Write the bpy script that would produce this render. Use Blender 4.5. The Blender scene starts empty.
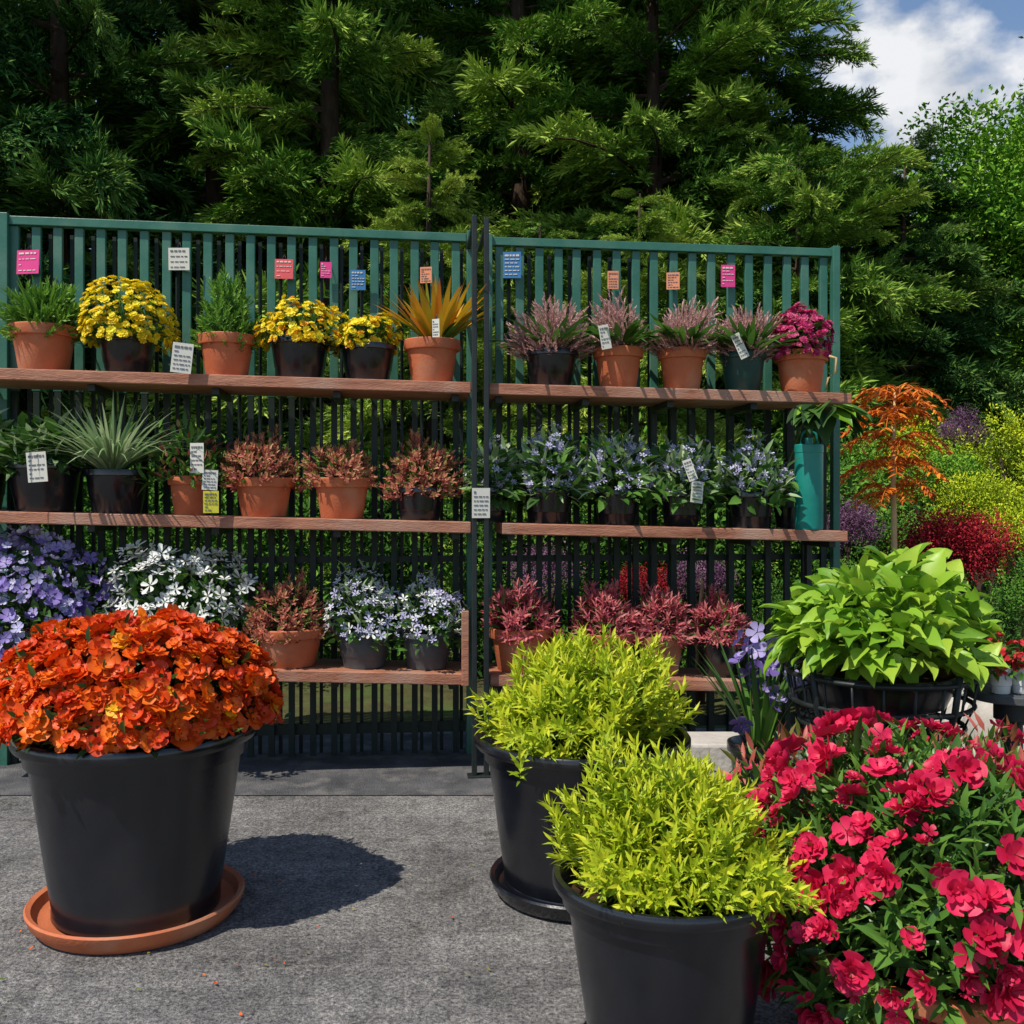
import bpy, bmesh, math, numpy as np
from mathutils import Vector, Matrix, Euler
rng=np.random.default_rng(7)
S=bpy.context.scene
H=1.22; F=1000.0; HOR=500.0
def W(px,py,Y): return np.array([(px-512)/F*Y, Y, H+(HOR-py)/F*Y])
# ------------------------------------------------------------ materials
def newmat(name):
    m=bpy.data.materials.new(name); m.use_nodes=True
    nt=m.node_tree; nt.nodes.clear()
    return m,nt,nt.nodes,nt.links
def ramp(N,cols):
    r=N.new('ShaderNodeValToRGB'); e=r.color_ramp.elements
    n=len(cols)
    e[0].position=0; e[0].color=(*cols[0],1); e[1].position=1; e[1].color=(*cols[-1],1)
    for i in range(1,n-1):
        x=e.new(i/(n-1)); x.color=(*cols[i],1)
    return r
def leafmat(name,cols,tip=None,tip0=.5,tip1=1.0,rough=.5,tr=.25):
    m,nt,N,L=newmat(name)
    a=N.new('ShaderNodeAttribute'); a.attribute_name='rnd'
    r=ramp(N,cols); L.new(a.outputs['Fac'],r.inputs[0]); col=r.outputs[0]
    if tip is not None:
        b=N.new('ShaderNodeAttribute'); b.attribute_name='tt'
        mr=N.new('ShaderNodeMapRange'); mr.inputs[1].default_value=tip0; mr.inputs[2].default_value=tip1
        L.new(b.outputs['Fac'],mr.inputs[0])
        mi=N.new('ShaderNodeMixRGB'); mi.inputs[2].default_value=(*tip,1)
        L.new(mr.outputs[0],mi.inputs[0]); L.new(col,mi.inputs[1]); col=mi.outputs[0]
    o=N.new('ShaderNodeOutputMaterial')
    if tr<=0:
        p=N.new('ShaderNodeBsdfDiffuse'); L.new(col,p.inputs[0]); L.new(p.outputs[0],o.inputs[0]); return m
    p=N.new('ShaderNodeBsdfPrincipled'); p.inputs['Roughness'].default_value=rough
    p.inputs['Specular IOR Level'].default_value=.35
    t=N.new('ShaderNodeBsdfTranslucent'); ms=N.new('ShaderNodeMixShader'); ms.inputs[0].default_value=tr
    L.new(col,p.inputs['Base Color']); L.new(col,t.inputs[0]); L.new(p.outputs[0],ms.inputs[1]); L.new(t.outputs[0],ms.inputs[2]); L.new(ms.outputs[0],o.inputs[0])
    return m
def noisemat(name,c1,c2,scale=8,rough=.7,bump=.2,bscale=60,stretch=(1,1,1),metal=0,spec=.4,c3=None,s3=2,rvar=.15):
    m,nt,N,L=newmat(name)
    tc=N.new('ShaderNodeTexCoord'); mp=N.new('ShaderNodeMapping'); mp.inputs['Scale'].default_value=stretch
    L.new(tc.outputs['Object'],mp.inputs[0])
    n=N.new('ShaderNodeTexNoise'); n.inputs['Scale'].default_value=scale; n.inputs['Detail'].default_value=6; n.inputs['Roughness'].default_value=.65
    L.new(mp.outputs[0],n.inputs[0])
    r=ramp(N,[c1,c2]); r.color_ramp.elements[0].position=.3; r.color_ramp.elements[1].position=.7
    L.new(n.outputs[0],r.inputs[0]); col=r.outputs[0]
    if c3 is not None:
        n3=N.new('ShaderNodeTexNoise'); n3.inputs['Scale'].default_value=s3; n3.inputs['Detail'].default_value=6
        L.new(tc.outputs['Object'],n3.inputs[0])
        r3=ramp(N,[(0,0,0),(1,1,1)]); r3.color_ramp.elements[0].position=.5; r3.color_ramp.elements[1].position=.68
        L.new(n3.outputs[0],r3.inputs[0])
        mi=N.new('ShaderNodeMixRGB'); mi.inputs[2].default_value=(*c3,1); L.new(r3.outputs[0],mi.inputs[0]); L.new(col,mi.inputs[1]); col=mi.outputs[0]
    p=N.new('ShaderNodeBsdfPrincipled'); p.inputs['Metallic'].default_value=metal; p.inputs['Specular IOR Level'].default_value=spec
    mr=N.new('ShaderNodeMapRange'); mr.inputs[3].default_value=rough-rvar; mr.inputs[4].default_value=min(1,rough+rvar)
    L.new(n.outputs[0],mr.inputs[0]); L.new(mr.outputs[0],p.inputs['Roughness'])
    L.new(col,p.inputs['Base Color'])
    if bump>0:
        nb=N.new('ShaderNodeTexNoise'); nb.inputs['Scale'].default_value=bscale; nb.inputs['Detail'].default_value=3
        L.new(mp.outputs[0],nb.inputs[0])
        b=N.new('ShaderNodeBump'); b.inputs['Strength'].default_value=bump; b.inputs['Distance'].default_value=.01
        L.new(nb.outputs[0],b.inputs['Height']); L.new(b.outputs[0],p.inputs['Normal'])
    o=N.new('ShaderNodeOutputMaterial'); L.new(p.outputs[0],o.inputs[0])
    return m
M={}
M['black']=noisemat('black_plastic',(.005,.006,.009),(.009,.010,.014),12,.24,.04,80,c3=(.014,.014,.016),s3=4,spec=.7,rvar=.08)
M['grey']=noisemat('grey_plastic',(.05,.055,.06),(.09,.095,.1),12,.5,.08,80)
M['terra']=noisemat('terracotta',(.45,.115,.045),(.58,.17,.07),9,.75,.15,120,c3=(.52,.22,.12),s3=6)
M['terrad']=noisemat('terracotta_weathered',(.3,.12,.06),(.42,.17,.09),9,.75,.15,120,c3=(.4,.3,.22),s3=6)
M['teal']=noisemat('teal_plastic',(.01,.2,.17),(.015,.25,.2),9,.35,.03,60)
M['tealdark']=noisemat('teal_pot',(.012,.05,.045),(.015,.07,.06),9,.4,.03,60)
M['white']=noisemat('white_plastic',(.6,.6,.58),(.72,.72,.7),9,.5,.03,60)
M['soil']=noisemat('soil',(.02,.012,.007),(.07,.04,.022),40,.95,1,90,spec=.1)
M['wood']=noisemat('shelf_wood',(.22,.075,.04),(.5,.22,.13),5,.6,.4,40,stretch=(.6,8,8),c3=(.42,.25,.18),s3=3)
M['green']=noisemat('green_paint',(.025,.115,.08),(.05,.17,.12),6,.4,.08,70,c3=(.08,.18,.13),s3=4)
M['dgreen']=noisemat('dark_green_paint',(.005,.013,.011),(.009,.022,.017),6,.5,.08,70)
M['dark']=noisemat('dark_metal',(.010,.014,.014),(.018,.024,.023),10,.45,.1,80)
M['bark']=noisemat('bark',(.025,.017,.012),(.08,.055,.04),14,.9,1,30,stretch=(1,1,.25),spec=.1)
M['stake']=noisemat('bamboo',(.45,.3,.12),(.6,.42,.2),14,.6,.2,30)
M['stem']=noisemat('stem_green',(.05,.09,.02),(.09,.13,.03),14,.6,0,30)
M['stone']=noisemat('pale_stone',(.4,.37,.33),(.55,.52,.47),10,.8,.4,40)
M['ink']=noisemat('ink',(.1,.1,.12),(.2,.2,.22),10,.6,0,40)
def flat(name,c): 
    M[name]=noisemat(name,tuple(x*.9 for x in c),c,20,.5,0,50)
flat('tag_white',(.68,.66,.58)); flat('tag_pink',(.75,.05,.25)); flat('tag_red',(.7,.09,.1)); flat('tag_blue',(.05,.2,.45)); flat('tag_orange',(.75,.28,.14)); flat('tag_yellow',(.75,.68,.06))
# foliage
M['lf_green']=leafmat('leaf_green',[(.03,.08,.014),(.07,.18,.026),(.13,.28,.04)])
M['lf_dark']=leafmat('leaf_dark_green',[(.015,.045,.012),(.04,.1,.02),(.075,.17,.03)])
M['sh_green']=leafmat('shrub_green',[(.03,.08,.014),(.08,.2,.03),(.17,.33,.05)],tr=0)
M['sh_dark']=leafmat('shrub_dark_green',[(.015,.045,.012),(.04,.1,.02),(.075,.17,.03)],tr=0)
M['lf_lime']=leafmat('leaf_lime',[(.14,.25,.012),(.4,.52,.018),(.7,.7,.04)],tr=.3)
M['lf_hosta']=leafmat('leaf_hosta',[(.12,.28,.02),(.26,.46,.035),(.42,.58,.06)],rough=.4,tr=.3)
M['lf_cyp']=leafmat('leaf_cypress',[(.04,.13,.015),(.11,.27,.03),(.22,.4,.05)])
M['lf_yg']=leafmat('leaf_bronze_green',[(.08,.17,.02),(.2,.27,.03),(.33,.24,.04)])
M['lf_grass']=leafmat('leaf_grass_blue',[(.14,.25,.09),(.32,.46,.22),(.52,.6,.36)])
M['lf_croton']=leafmat('leaf_croton',[(.14,.22,.02),(.7,.42,.02),(.75,.25,.02),(.65,.5,.03)],tip=(.4,.08,.02),tip0=.7,tip1=1.2)
M['lf_red']=leafmat('leaf_red_pink',[(.2,.04,.03),(.5,.12,.09),(.62,.26,.17),(.3,.28,.06)])
M['lf_redspk']=leafmat('leaf_crimson',[(.28,.04,.06),(.55,.1,.13),(.68,.28,.24)])
M['lf_maroon']=leafmat('leaf_maroon',[(.1,.008,.012),(.28,.018,.03),(.48,.04,.05)],tr=0)
M['lf_purple']=leafmat('leaf_purple',[(.07,.03,.06),(.18,.08,.16),(.28,.16,.24)],tr=0)
M['lf_sumac']=leafmat('leaf_sumac',[(.3,.05,.01),(.7,.17,.015),(.9,.32,.03)])
M['lf_azalea']=leafmat('leaf_azalea',[(.03,.08,.018),(.08,.2,.03),(.18,.33,.05)],rough=.35)
M['lf_blush']=leafmat('leaf_blush',[(.12,.18,.03),(.4,.09,.06),(.65,.16,.14)])
M['heather']=leafmat('heather_bloom',[(.3,.15,.14),(.56,.3,.29),(.72,.5,.45)],tip=(.45,.25,.18))
M['fl_yellow']=leafmat('petal_yellow',[(.75,.52,.01),(.88,.7,.015),(.9,.8,.04)],tr=.2)
M['fl_orange']=leafmat('petal_orange',[(.62,.04,.004),(.82,.11,.006),(.9,.22,.01)],tip=(.5,.03,.004),tip0=.6,tip1=1.3,tr=.2)
M['fl_yellowor']=leafmat('petal_amber',[(.75,.3,.01),(.85,.5,.02)],tr=.2)
M['fl_centre']=leafmat('flower_centre',[(.12,.02,.005),(.35,.08,.01)])
M['fl_magenta']=leafmat('petal_crimson_pink',[(.38,.003,.03),(.6,.008,.055),(.74,.03,.11)],tip=(.72,.022,.10),tip0=.4,tip1=1.4,tr=.2)
M['fl_mag2']=leafmat('petal_magenta',[(.3,.01,.08),(.55,.03,.15),(.6,.1,.22)],tr=.2)
M['fl_lilac']=leafmat('petal_lilac',[(.4,.38,.6),(.55,.52,.74),(.75,.74,.84)],tr=.2)
M['fl_violet']=leafmat('petal_violet',[(.10,.06,.26),(.24,.17,.48),(.46,.4,.66)],tr=.2)
M['fl_white']=leafmat('petal_white',[(.65,.67,.6),(.8,.8,.75),(.84,.84,.82)],tr=.2)
M['fl_red']=leafmat('petal_red',[(.5,.02,.03),(.65,.05,.06)],tr=.2)
M['cone_d']=leafmat('needles_dark',[(.010,.038,.015),(.035,.10,.028),(.10,.2,.045),(.22,.33,.07)],tr=0)
M['cone_m']=leafmat('needles_mid',[(.025,.07,.014),(.08,.18,.03),(.19,.32,.05),(.38,.48,.09)],tr=0)
M['cone_l']=leafmat('needles_light',[(.08,.17,.02),(.22,.33,.05),(.46,.54,.1)],tr=0)
M['decid']=leafmat('leaves_bright',[(.04,.13,.015),(.12,.28,.03),(.27,.46,.05)],tr=0)
M['yew']=leafmat('shrub_yellow_green',[(.12,.2,.015),(.34,.44,.025),(.62,.65,.04)],tr=0)
# ------------------------------------------------------------ templates
def tleaf(w=.4,fold=.15,droop=.15,rows=(.3,.65),ws=(1,.8)):
    v=[(0,0,0)];t=[0]
    for r,k in zip(rows,ws):
        for s in(-1,0,1):
            v.append((s*w*.5*k,r,-droop*r*r+abs(s)*fold*w)); t.append(r)
    v.append((0,1,-droop)); t.append(1)
    f=[(0,2,1),(0,3,2)]
    for i in range(len(rows)-1):
        a=1+3*i; f+=[(a,a+1,a+4,a+3),(a+1,a+2,a+5,a+4)]
    a=1+3*(len(rows)-1); e=len(v)-1
    f+=[(a,a+1,e),(a+1,a+2,e)]
    return np.array(v,float),f,np.array(t,float)
LEAF=tleaf(); LEAFW=tleaf(.55,.12,.3); NEEDLE=(np.array([(-.12,0,0),(.12,0,0),(.1,.7,.02),(0,1,-.06),(-.1,.7,.02)],float),[(0,1,2,3,4)],np.array([0,0,.7,1,.7]))
NQ=(np.array([(0,0,0),(.085,.5,.02),(0,1,-.05),(-.085,.5,.02)],float),[(0,1,2,3)],np.array([0,.5,1,.5]))
LQ=(np.array([(0,0,0),(.26,.45,.08),(0,1,-.12),(-.26,.45,.08)],float),[(0,1,2,3)],np.array([0,.5,1,.5]))
LANCE=tleaf(.24,.15,.25); HOSTA=tleaf(.68,.16,.45,rows=(.12,.3,.5,.72,.88),ws=(.6,1,.95,.62,.3))
def tflower(petals=5,w=.8,cup=.25,rings=1,ruff=.1,seed=0,inner=.55):
    r=np.random.default_rng(seed); V=[];Fc=[];T=[]
    for g in range(rings):
        sc=1-(1-inner)*g/max(1,rings-1) if rings>1 else 1
        for i in range(petals):
            a=2*math.pi*(i+.5*g)/petals+r.normal(0,.06)
            c=cup+g*.45
            base=len(V)
            pts=[(0,.04,0,0),(-w*.32,.45,.0,.5),(0,.5,-.06,.5),(w*.32,.45,.0,.5),(-w*.45,.85,.02,.85),(0,.9,-.05,.9),(w*.45,.85,.02,.85),(-w*.18,1.02,0,1),(w*.18,1.0,0,1)]
            for (x,y,z,t) in pts:
                z+=c*y*y+r.normal(0,ruff)*(y>.7)*.6; x+=r.normal(0,ruff*.3)
                x*=sc;y*=sc
                V.append((x*math.cos(a)-y*math.sin(a),x*math.sin(a)+y*math.cos(a),z*sc+.03*g)); T.append(t)
            for q in[(0,2,1),(0,3,2),(1,2,5,4),(2,3,6,5),(4,5,7),(5,8,7),(5,6,8)]: Fc.append(tuple(base+k for k in q))
    return np.array(V),Fc,np.array(T)
def tcentre(r=.15,h=.12):
    V=[(0,0,h)]+[(r*math.cos(a),r*math.sin(a),h*.5) for a in np.linspace(0,2*math.pi,7)[:-1]]+[(r*1.2*math.cos(a),r*1.2*math.sin(a),0) for a in np.linspace(0,2*math.pi,7)[:-1]]
    Fc=[(0,1+i,1+(i+1)%6) for i in range(6)]+[(1+i,7+i,7+(i+1)%6,1+(i+1)%6) for i in range(6)]
    return np.array(V),Fc,np.ones(len(V))
AZ=tflower(5,.95,.22,2,.12,1,.62); AZS=tflower(5,.9,.3,1,.1,4); AZ3=tflower(5,.9,.3,3,.16,9,.4); MUM=tflower(8,.62,.12,2,.07,2,.6); ORG=tflower(6,.95,.15,2,.12,3,.55); STAR=tflower(5,.5,.2,1,.05,5); CEN=tcentre()
def nrm(a): return a/np.maximum(1e-9,np.linalg.norm(a,axis=-1,keepdims=True))
class MB:
    def __init__(s): s.V=[];s.L=[];s.SZ=[];s.MI=[];s.R=[];s.T=[];s.n=0;s.mats=[]
    def mi(s,m):
        m=M[m] if isinstance(m,str) else m
        if m not in s.mats: s.mats.append(m)
        return s.mats.index(m)
    def put(s,tpl,pos,ax,up,size,mat,rnd=None,flower=False):
        tv,tf,tt=tpl; n=len(pos); 
        if n==0: return
        size=np.broadcast_to(np.asarray(size,float),(n,))
        if flower:
            z=nrm(ax); x=nrm(np.cross(z,up+1e-6)); y=np.cross(z,x)
        else:
            y=nrm(ax); x=nrm(np.cross(y,up+1e-6)); z=np.cross(x,y)
        P=pos[:,None,:]+size[:,None,None]*(tv[None,:,0,None]*x[:,None,:]+tv[None,:,1,None]*y[:,None,:]+tv[None,:,2,None]*z[:,None,:])
        k=len(tv); s.V.append(P.reshape(-1,3))
        lt=np.concatenate([np.array(f) for f in tf]); sz=np.array([len(f) for f in tf])
        s.L.append((s.n+np.arange(n)[:,None]*k+lt[None,:]).ravel()); s.SZ.append(np.tile(sz,n))
        s.MI.append(np.full(n*len(tf),s.mi(mat)))
        if rnd is None: rnd=rng.random(n)
        s.R.append(np.repeat(rnd,k)); s.T.append(np.tile(tt,n)); s.n+=n*k
    def raw(s,V,Fc,mat,r=.5):
        V=np.asarray(V,float)
        s.V.append(V); s.L.append(np.concatenate([np.array(f) for f in Fc])+s.n); s.SZ.append(np.array([len(f) for f in Fc])); s.MI.append(np.full(len(Fc),s.mi(mat))); s.R.append(np.full(len(V),r)); s.T.append(np.zeros(len(V))); s.n+=len(V)
    def tube(s,pts,rad,mat,seg=6):
        pts=np.asarray(pts,float); n=len(pts); rad=np.broadcast_to(np.asarray(rad,float),(n,))
        V=[];
        for i in range(n):
            d=nrm(pts[min(i+1,n-1)]-pts[max(i-1,0)]); u=np.array([0,0,1.]) if abs(d[2])<.9 else np.array([1.,0,0])
            a=nrm(np.cross(d,u)); b=np.cross(d,a)
            for j in range(seg):
                t=2*math.pi*j/seg; V.append(pts[i]+rad[i]*(a*math.cos(t)+b*math.sin(t)))
        Fc=[(i*seg+j,i*seg+(j+1)%seg,(i+1)*seg+(j+1)%seg,(i+1)*seg+j) for i in range(n-1) for j in range(seg)]
        Fc.append(tuple(range(seg))[::-1]); Fc.append(tuple((n-1)*seg+j for j in range(seg)))
        s.raw(V,Fc,mat)
    def freeze(s):
        return dict(V=np.concatenate(s.V),L=np.concatenate(s.L),SZ=np.concatenate(s.SZ),MI=np.concatenate(s.MI),R=np.concatenate(s.R),mats=list(s.mats))
    def copyin(s,b,rot,scale,loc,shift=0.):
        A=np.array(Euler(rot).to_matrix())*np.array(scale)[None,:]
        s.V.append(b['V']@A.T+np.array(loc)); s.L.append(b['L']+s.n); s.SZ.append(b['SZ'])
        mp=np.array([s.mi(m) for m in b['mats']]); s.MI.append(mp[b['MI']])
        s.R.append(np.clip(b['R']+shift,0,1)); s.T.append(np.zeros(len(b['V']))); s.n+=len(b['V'])
    def mesh(s,name,smooth=True,val=True):
        me=bpy.data.meshes.new(name)
        V=np.concatenate(s.V).astype(np.float32); L=np.concatenate(s.L).astype(np.int32); SZ=np.concatenate(s.SZ).astype(np.int32); MI=np.concatenate(s.MI).astype(np.int32)
        me.vertices.add(len(V)); me.vertices.foreach_set('co',V.ravel())
        me.loops.add(len(L)); me.loops.foreach_set('vertex_index',L)
        me.polygons.add(len(SZ)); st=np.concatenate([[0],np.cumsum(SZ)[:-1]]).astype(np.int32)
        me.polygons.foreach_set('loop_start',st); me.polygons.foreach_set('loop_total',SZ)
        for m in s.mats: me.materials.append(m)
        me.polygons.foreach_set('material_index',MI)
        me.polygons.foreach_set('use_smooth',np.full(len(SZ),smooth))
        a=me.attributes.new('rnd','FLOAT','POINT'); a.data.foreach_set('value',np.concatenate(s.R).astype(np.float32))
        a=me.attributes.new('tt','FLOAT','POINT'); a.data.foreach_set('value',np.concatenate(s.T).astype(np.float32))
        me.update(calc_edges=True)
        if val: me.validate()
        return me
    def obj(s,name,parent=None,loc=None,smooth=True,val=True):
        return mkobj(name,s.mesh(name,smooth,val),parent,loc)
def mkobj(name,me,parent=None,loc=None):
    o=bpy.data.objects.new(name,me); S.collection.objects.link(o)
    if parent: o.parent=parent
    if loc is not None: o.location=loc
    return o
def empty(name,loc=(0,0,0)):
    o=bpy.data.objects.new(name,None); o.empty_display_size=.1; S.collection.objects.link(o); o.location=loc; return o
# ------------------------------------------------------------ solids
def lathe(prof,mat,name,parent=None,seg=40,loc=(0,0,0),smooth=False):
    V=[];Fc=[]
    for r,z in prof:
        for j in range(seg):
            a=2*math.pi*j/seg; V.append((r*math.cos(a),r*math.sin(a),z))
    for i in range(len(prof)-1):
        for j in range(seg): Fc.append((i*seg+j,i*seg+(j+1)%seg,(i+1)*seg+(j+1)%seg,(i+1)*seg+j))
    me=bpy.data.meshes.new(name); me.from_pydata(V,[],Fc); me.materials.append(M[mat]); me.update()
    me.polygons.foreach_set('use_smooth',[True]*len(me.polygons))
    try: me.set_sharp_from_angle(angle=math.radians(35))
    except Exception: pass
    return mkobj(name,me,parent,loc)
def pot(parent,R,h,mat,style,rb=None,saucer=None,smat=None):
    rb=rb or R*.72
    lift=0
    if saucer:
        sr=saucer; sh=.12*sr+.015
        lathe([(0.001,.004),(sr*.86,.004),(sr*.9,.0),(sr*.97,sh*.5),(sr,sh),(sr*.985,sh+.006),(sr*.94,sh),(sr*.9,sh*.5),(sr*.84,.016),(0.001,.016)],smat or mat,'saucer',parent,64); lift=.018
    rr=R*.93; z=lambda f:lift+h*f
    rad=lambda f: rb+(rr-rb)*f
    sg=40
    if style=='terra':
        p=[(.001,z(0)),(rb*.97,z(0)),(rb,z(.02)),(rad(.78),z(.76)),(R*.985,z(.77)),(R,z(.79)),(R*1.02,z(.98)),(R,z(1)),(R*.93,z(1)),(R*.91,z(.97)),(rad(.8)*.92,z(.8))]
    elif style=='big':
        sg=80
        p=[(.001,z(0)),(rb*.96,z(0)),(rb,z(.015)),(rb*1.0,z(.05)),(rad(.06)-.006,z(.06)),(rad(.84),z(.84)),(rad(.84)+.012,z(.845)),(rad(.93)+.012,z(.93)),(R*1.02,z(.935)),(R*1.035,z(.95)),(R*1.035,z(.985)),(R*1.02,z(1)),(R*.97,z(1)),(R*.94,z(.97)),(rad(.8)*.95,z(.85))]
    else:
        p=[(.001,z(0)),(rb*.96,z(0)),(rb,z(.02)),(rad(.3),z(.3)),(rad(.3)+.003,z(.32)),(rad(.85),z(.85)),(R*.98,z(.855)),(R,z(.87)),(R,z(.98)),(R*.99,z(1)),(R*.95,z(1)),(R*.93,z(.97)),(rad(.8)*.95,z(.85))]
    o=lathe(p,mat,'pot',parent,sg)
    so=lathe([(rad(.9)*.97,z(.88)),(rad(.9)*.6,z(.9)),(.001,z(.91))],'soil','soil',parent,24)
    return lift+h
def beam(mb,p0,p1,n,a,b,c,d,mat):
    V=[]
    for p in(p0,p1):
        for (i,j) in((a,c),(b,c),(b,d),(a,d)): V.append(p+n*i+np.array([0,0,j]))
    mb.raw(V,[(0,1,2,3),(7,6,5,4),(0,4,5,1),(1,5,6,2),(2,6,7,3),(3,7,4,0)],mat)
def box(mb,c,s,mat,rot=None):
    V=np.array([(x,y,z) for x in(-.5,.5) for y in(-.5,.5) for z in(-.5,.5)])*np.array(s)
    if rot is not None: V=V@np.array(rot).T
    V=V+np.array(c)
    mb.raw(V,[(0,1,3,2),(4,6,7,5),(0,4,5,1),(2,3,7,6),(0,2,6,4),(1,5,7,3)],mat)
def bevel(o,w=.004):
    m=o.modifiers.new('bevel','BEVEL'); m.width=w; m.segments=2; m.limit_method='ANGLE'
# ------------------------------------------------------------ foliage
def dirs(n,low=-.2,power=1):
    z=low+(1-low)*rng.random(n)**power; a=rng.random(n)*2*math.pi; r=np.sqrt(np.maximum(0,1-z*z))
    return np.stack([r*np.cos(a),r*np.sin(a),z],1)
def lumpf(seed,amp=.14):
    r=np.random.default_rng(seed); K=r.normal(size=(7,3))*3.2; ph=r.random(7)*6.28
    return lambda d: 1+amp*np.sin(d@K.T+ph).sum(1)/2.2
def jit(n,s): return rng.normal(0,s,(n,3))
UP=np.array([0,0,1.])
def dome(mb,R,h,tpl,n,size,mat,lf,rmin=.6,rmax=1,low=-.2,upb=.3,rj=.5,flower=False,c=(0,0,0),sv=.25,Ry=None):
    d=dirs(n,low); r=(rmin+(rmax-rmin)*rng.random(n)**.6)*lf(d)
    sc=np.array([R,Ry or R,h]); pos=d*sc*r[:,None]+np.array(c)
    nn=nrm(d/sc*min(sc)); ax=nrm(nn+UP*upb+jit(n,rj))
    up=jit(n,1) if flower else nrm(UP+jit(n,.5)+d*.4)
    sz=size*np.clip(1+rng.normal(0,sv,n),.5,1.6)
    mb.put(tpl,pos,ax,up,sz,mat,None,flower)
    return pos,ax,sz
def shoots(mb,R,h,n,m,tpl,size,mat,lf,L=.1,low=-.1,upb=.6,rmin=.75,c=(0,0,0),spread=.9,Ry=None,rj=.25):
    d=dirs(n,low); r=(rmin+(1-rmin)*rng.random(n))*lf(d); sc=np.array([R,Ry or R,h])
    tip=d*sc*r[:,None]+np.array(c); ax=nrm(d+UP*upb+jit(n,rj))
    t=np.linspace(0,1,m)
    pos=(tip[:,None,:]-ax[:,None,:]*L*(1-t)[None,:,None])
    a=nrm(np.cross(ax,UP+jit(n,.3))); b=np.cross(ax,a)
    ph=np.arange(m)*2.4+rng.random((n,1))*6
    rad=a[:,None,:]*np.cos(ph)[...,None]+b[:,None,:]*np.sin(ph)[...,None]
    la=nrm(rad*(spread*(1.15-t))[None,:,None]+ax[:,None,:]*.7)
    sz=size*(.7+.5*np.sin(t*2.6))[None,:]*(.8+.4*rng.random((n,m)))
    rr=np.clip(.6*t[None,:]+.5*rng.random((n,m))-.05+.25*(rng.random((n,1))-.5),0,1)
    mb.put(tpl,pos.reshape(-1,3),la.reshape(-1,3),(rad*-.2+ax[:,None,:]).reshape(-1,3),sz.ravel(),mat,rr.ravel())
def blades(mb,n,L,w,mat,lean=.8,droop=.8,seg=6,c=(0,0,0),r0=.03,fold=.1):
    a=rng.random(n)*2*math.pi; le=lean*np.sqrt(rng.random(n)); ln=L*(.65+.45*rng.random(n)); dr=droop*(.5+rng.random(n))
    for i in range(n):
        o=np.array([math.cos(a[i]),math.sin(a[i]),0.]); s=np.array([-o[1],o[0],0]); V=[]
        for k in range(seg+1):
            t=k/seg; out=ln[i]*(le[i]*t+dr[i]*.3*t*t*le[i]); z=ln[i]*(t*(1-.25*le[i])-dr[i]*le[i]*.5*t**2.4)
            ww=w*(.55+.9*t*(1-t)*2)*(1-t**4)*.5+.0004
            p=np.array(c)+o*(r0+out)+UP*z
            V+=[p-s*ww+UP*fold*ww,p,p+s*ww+UP*fold*ww]
        Fc=[]
        for k in range(seg):
            q=3*k; Fc+=[(q,q+1,q+4,q+3),(q+1,q+2,q+5,q+4)]
        mb.raw(V,Fc,mat,float(rng.random()))
        mb.T[-1]=np.repeat(np.linspace(0,1,seg+1),3)
def stems(mb,n,R,h,mat,rad=.003,c=(0,0,0)):
    d=dirs(n,.15)
    for i in range(n):
        e=d[i]*np.array([R,R,h])*.85; mb.tube([np.array(c),np.array(c)+e*.5+UP*h*.1,np.array(c)+e],[rad,rad*.8,rad*.5],mat,4)
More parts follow.
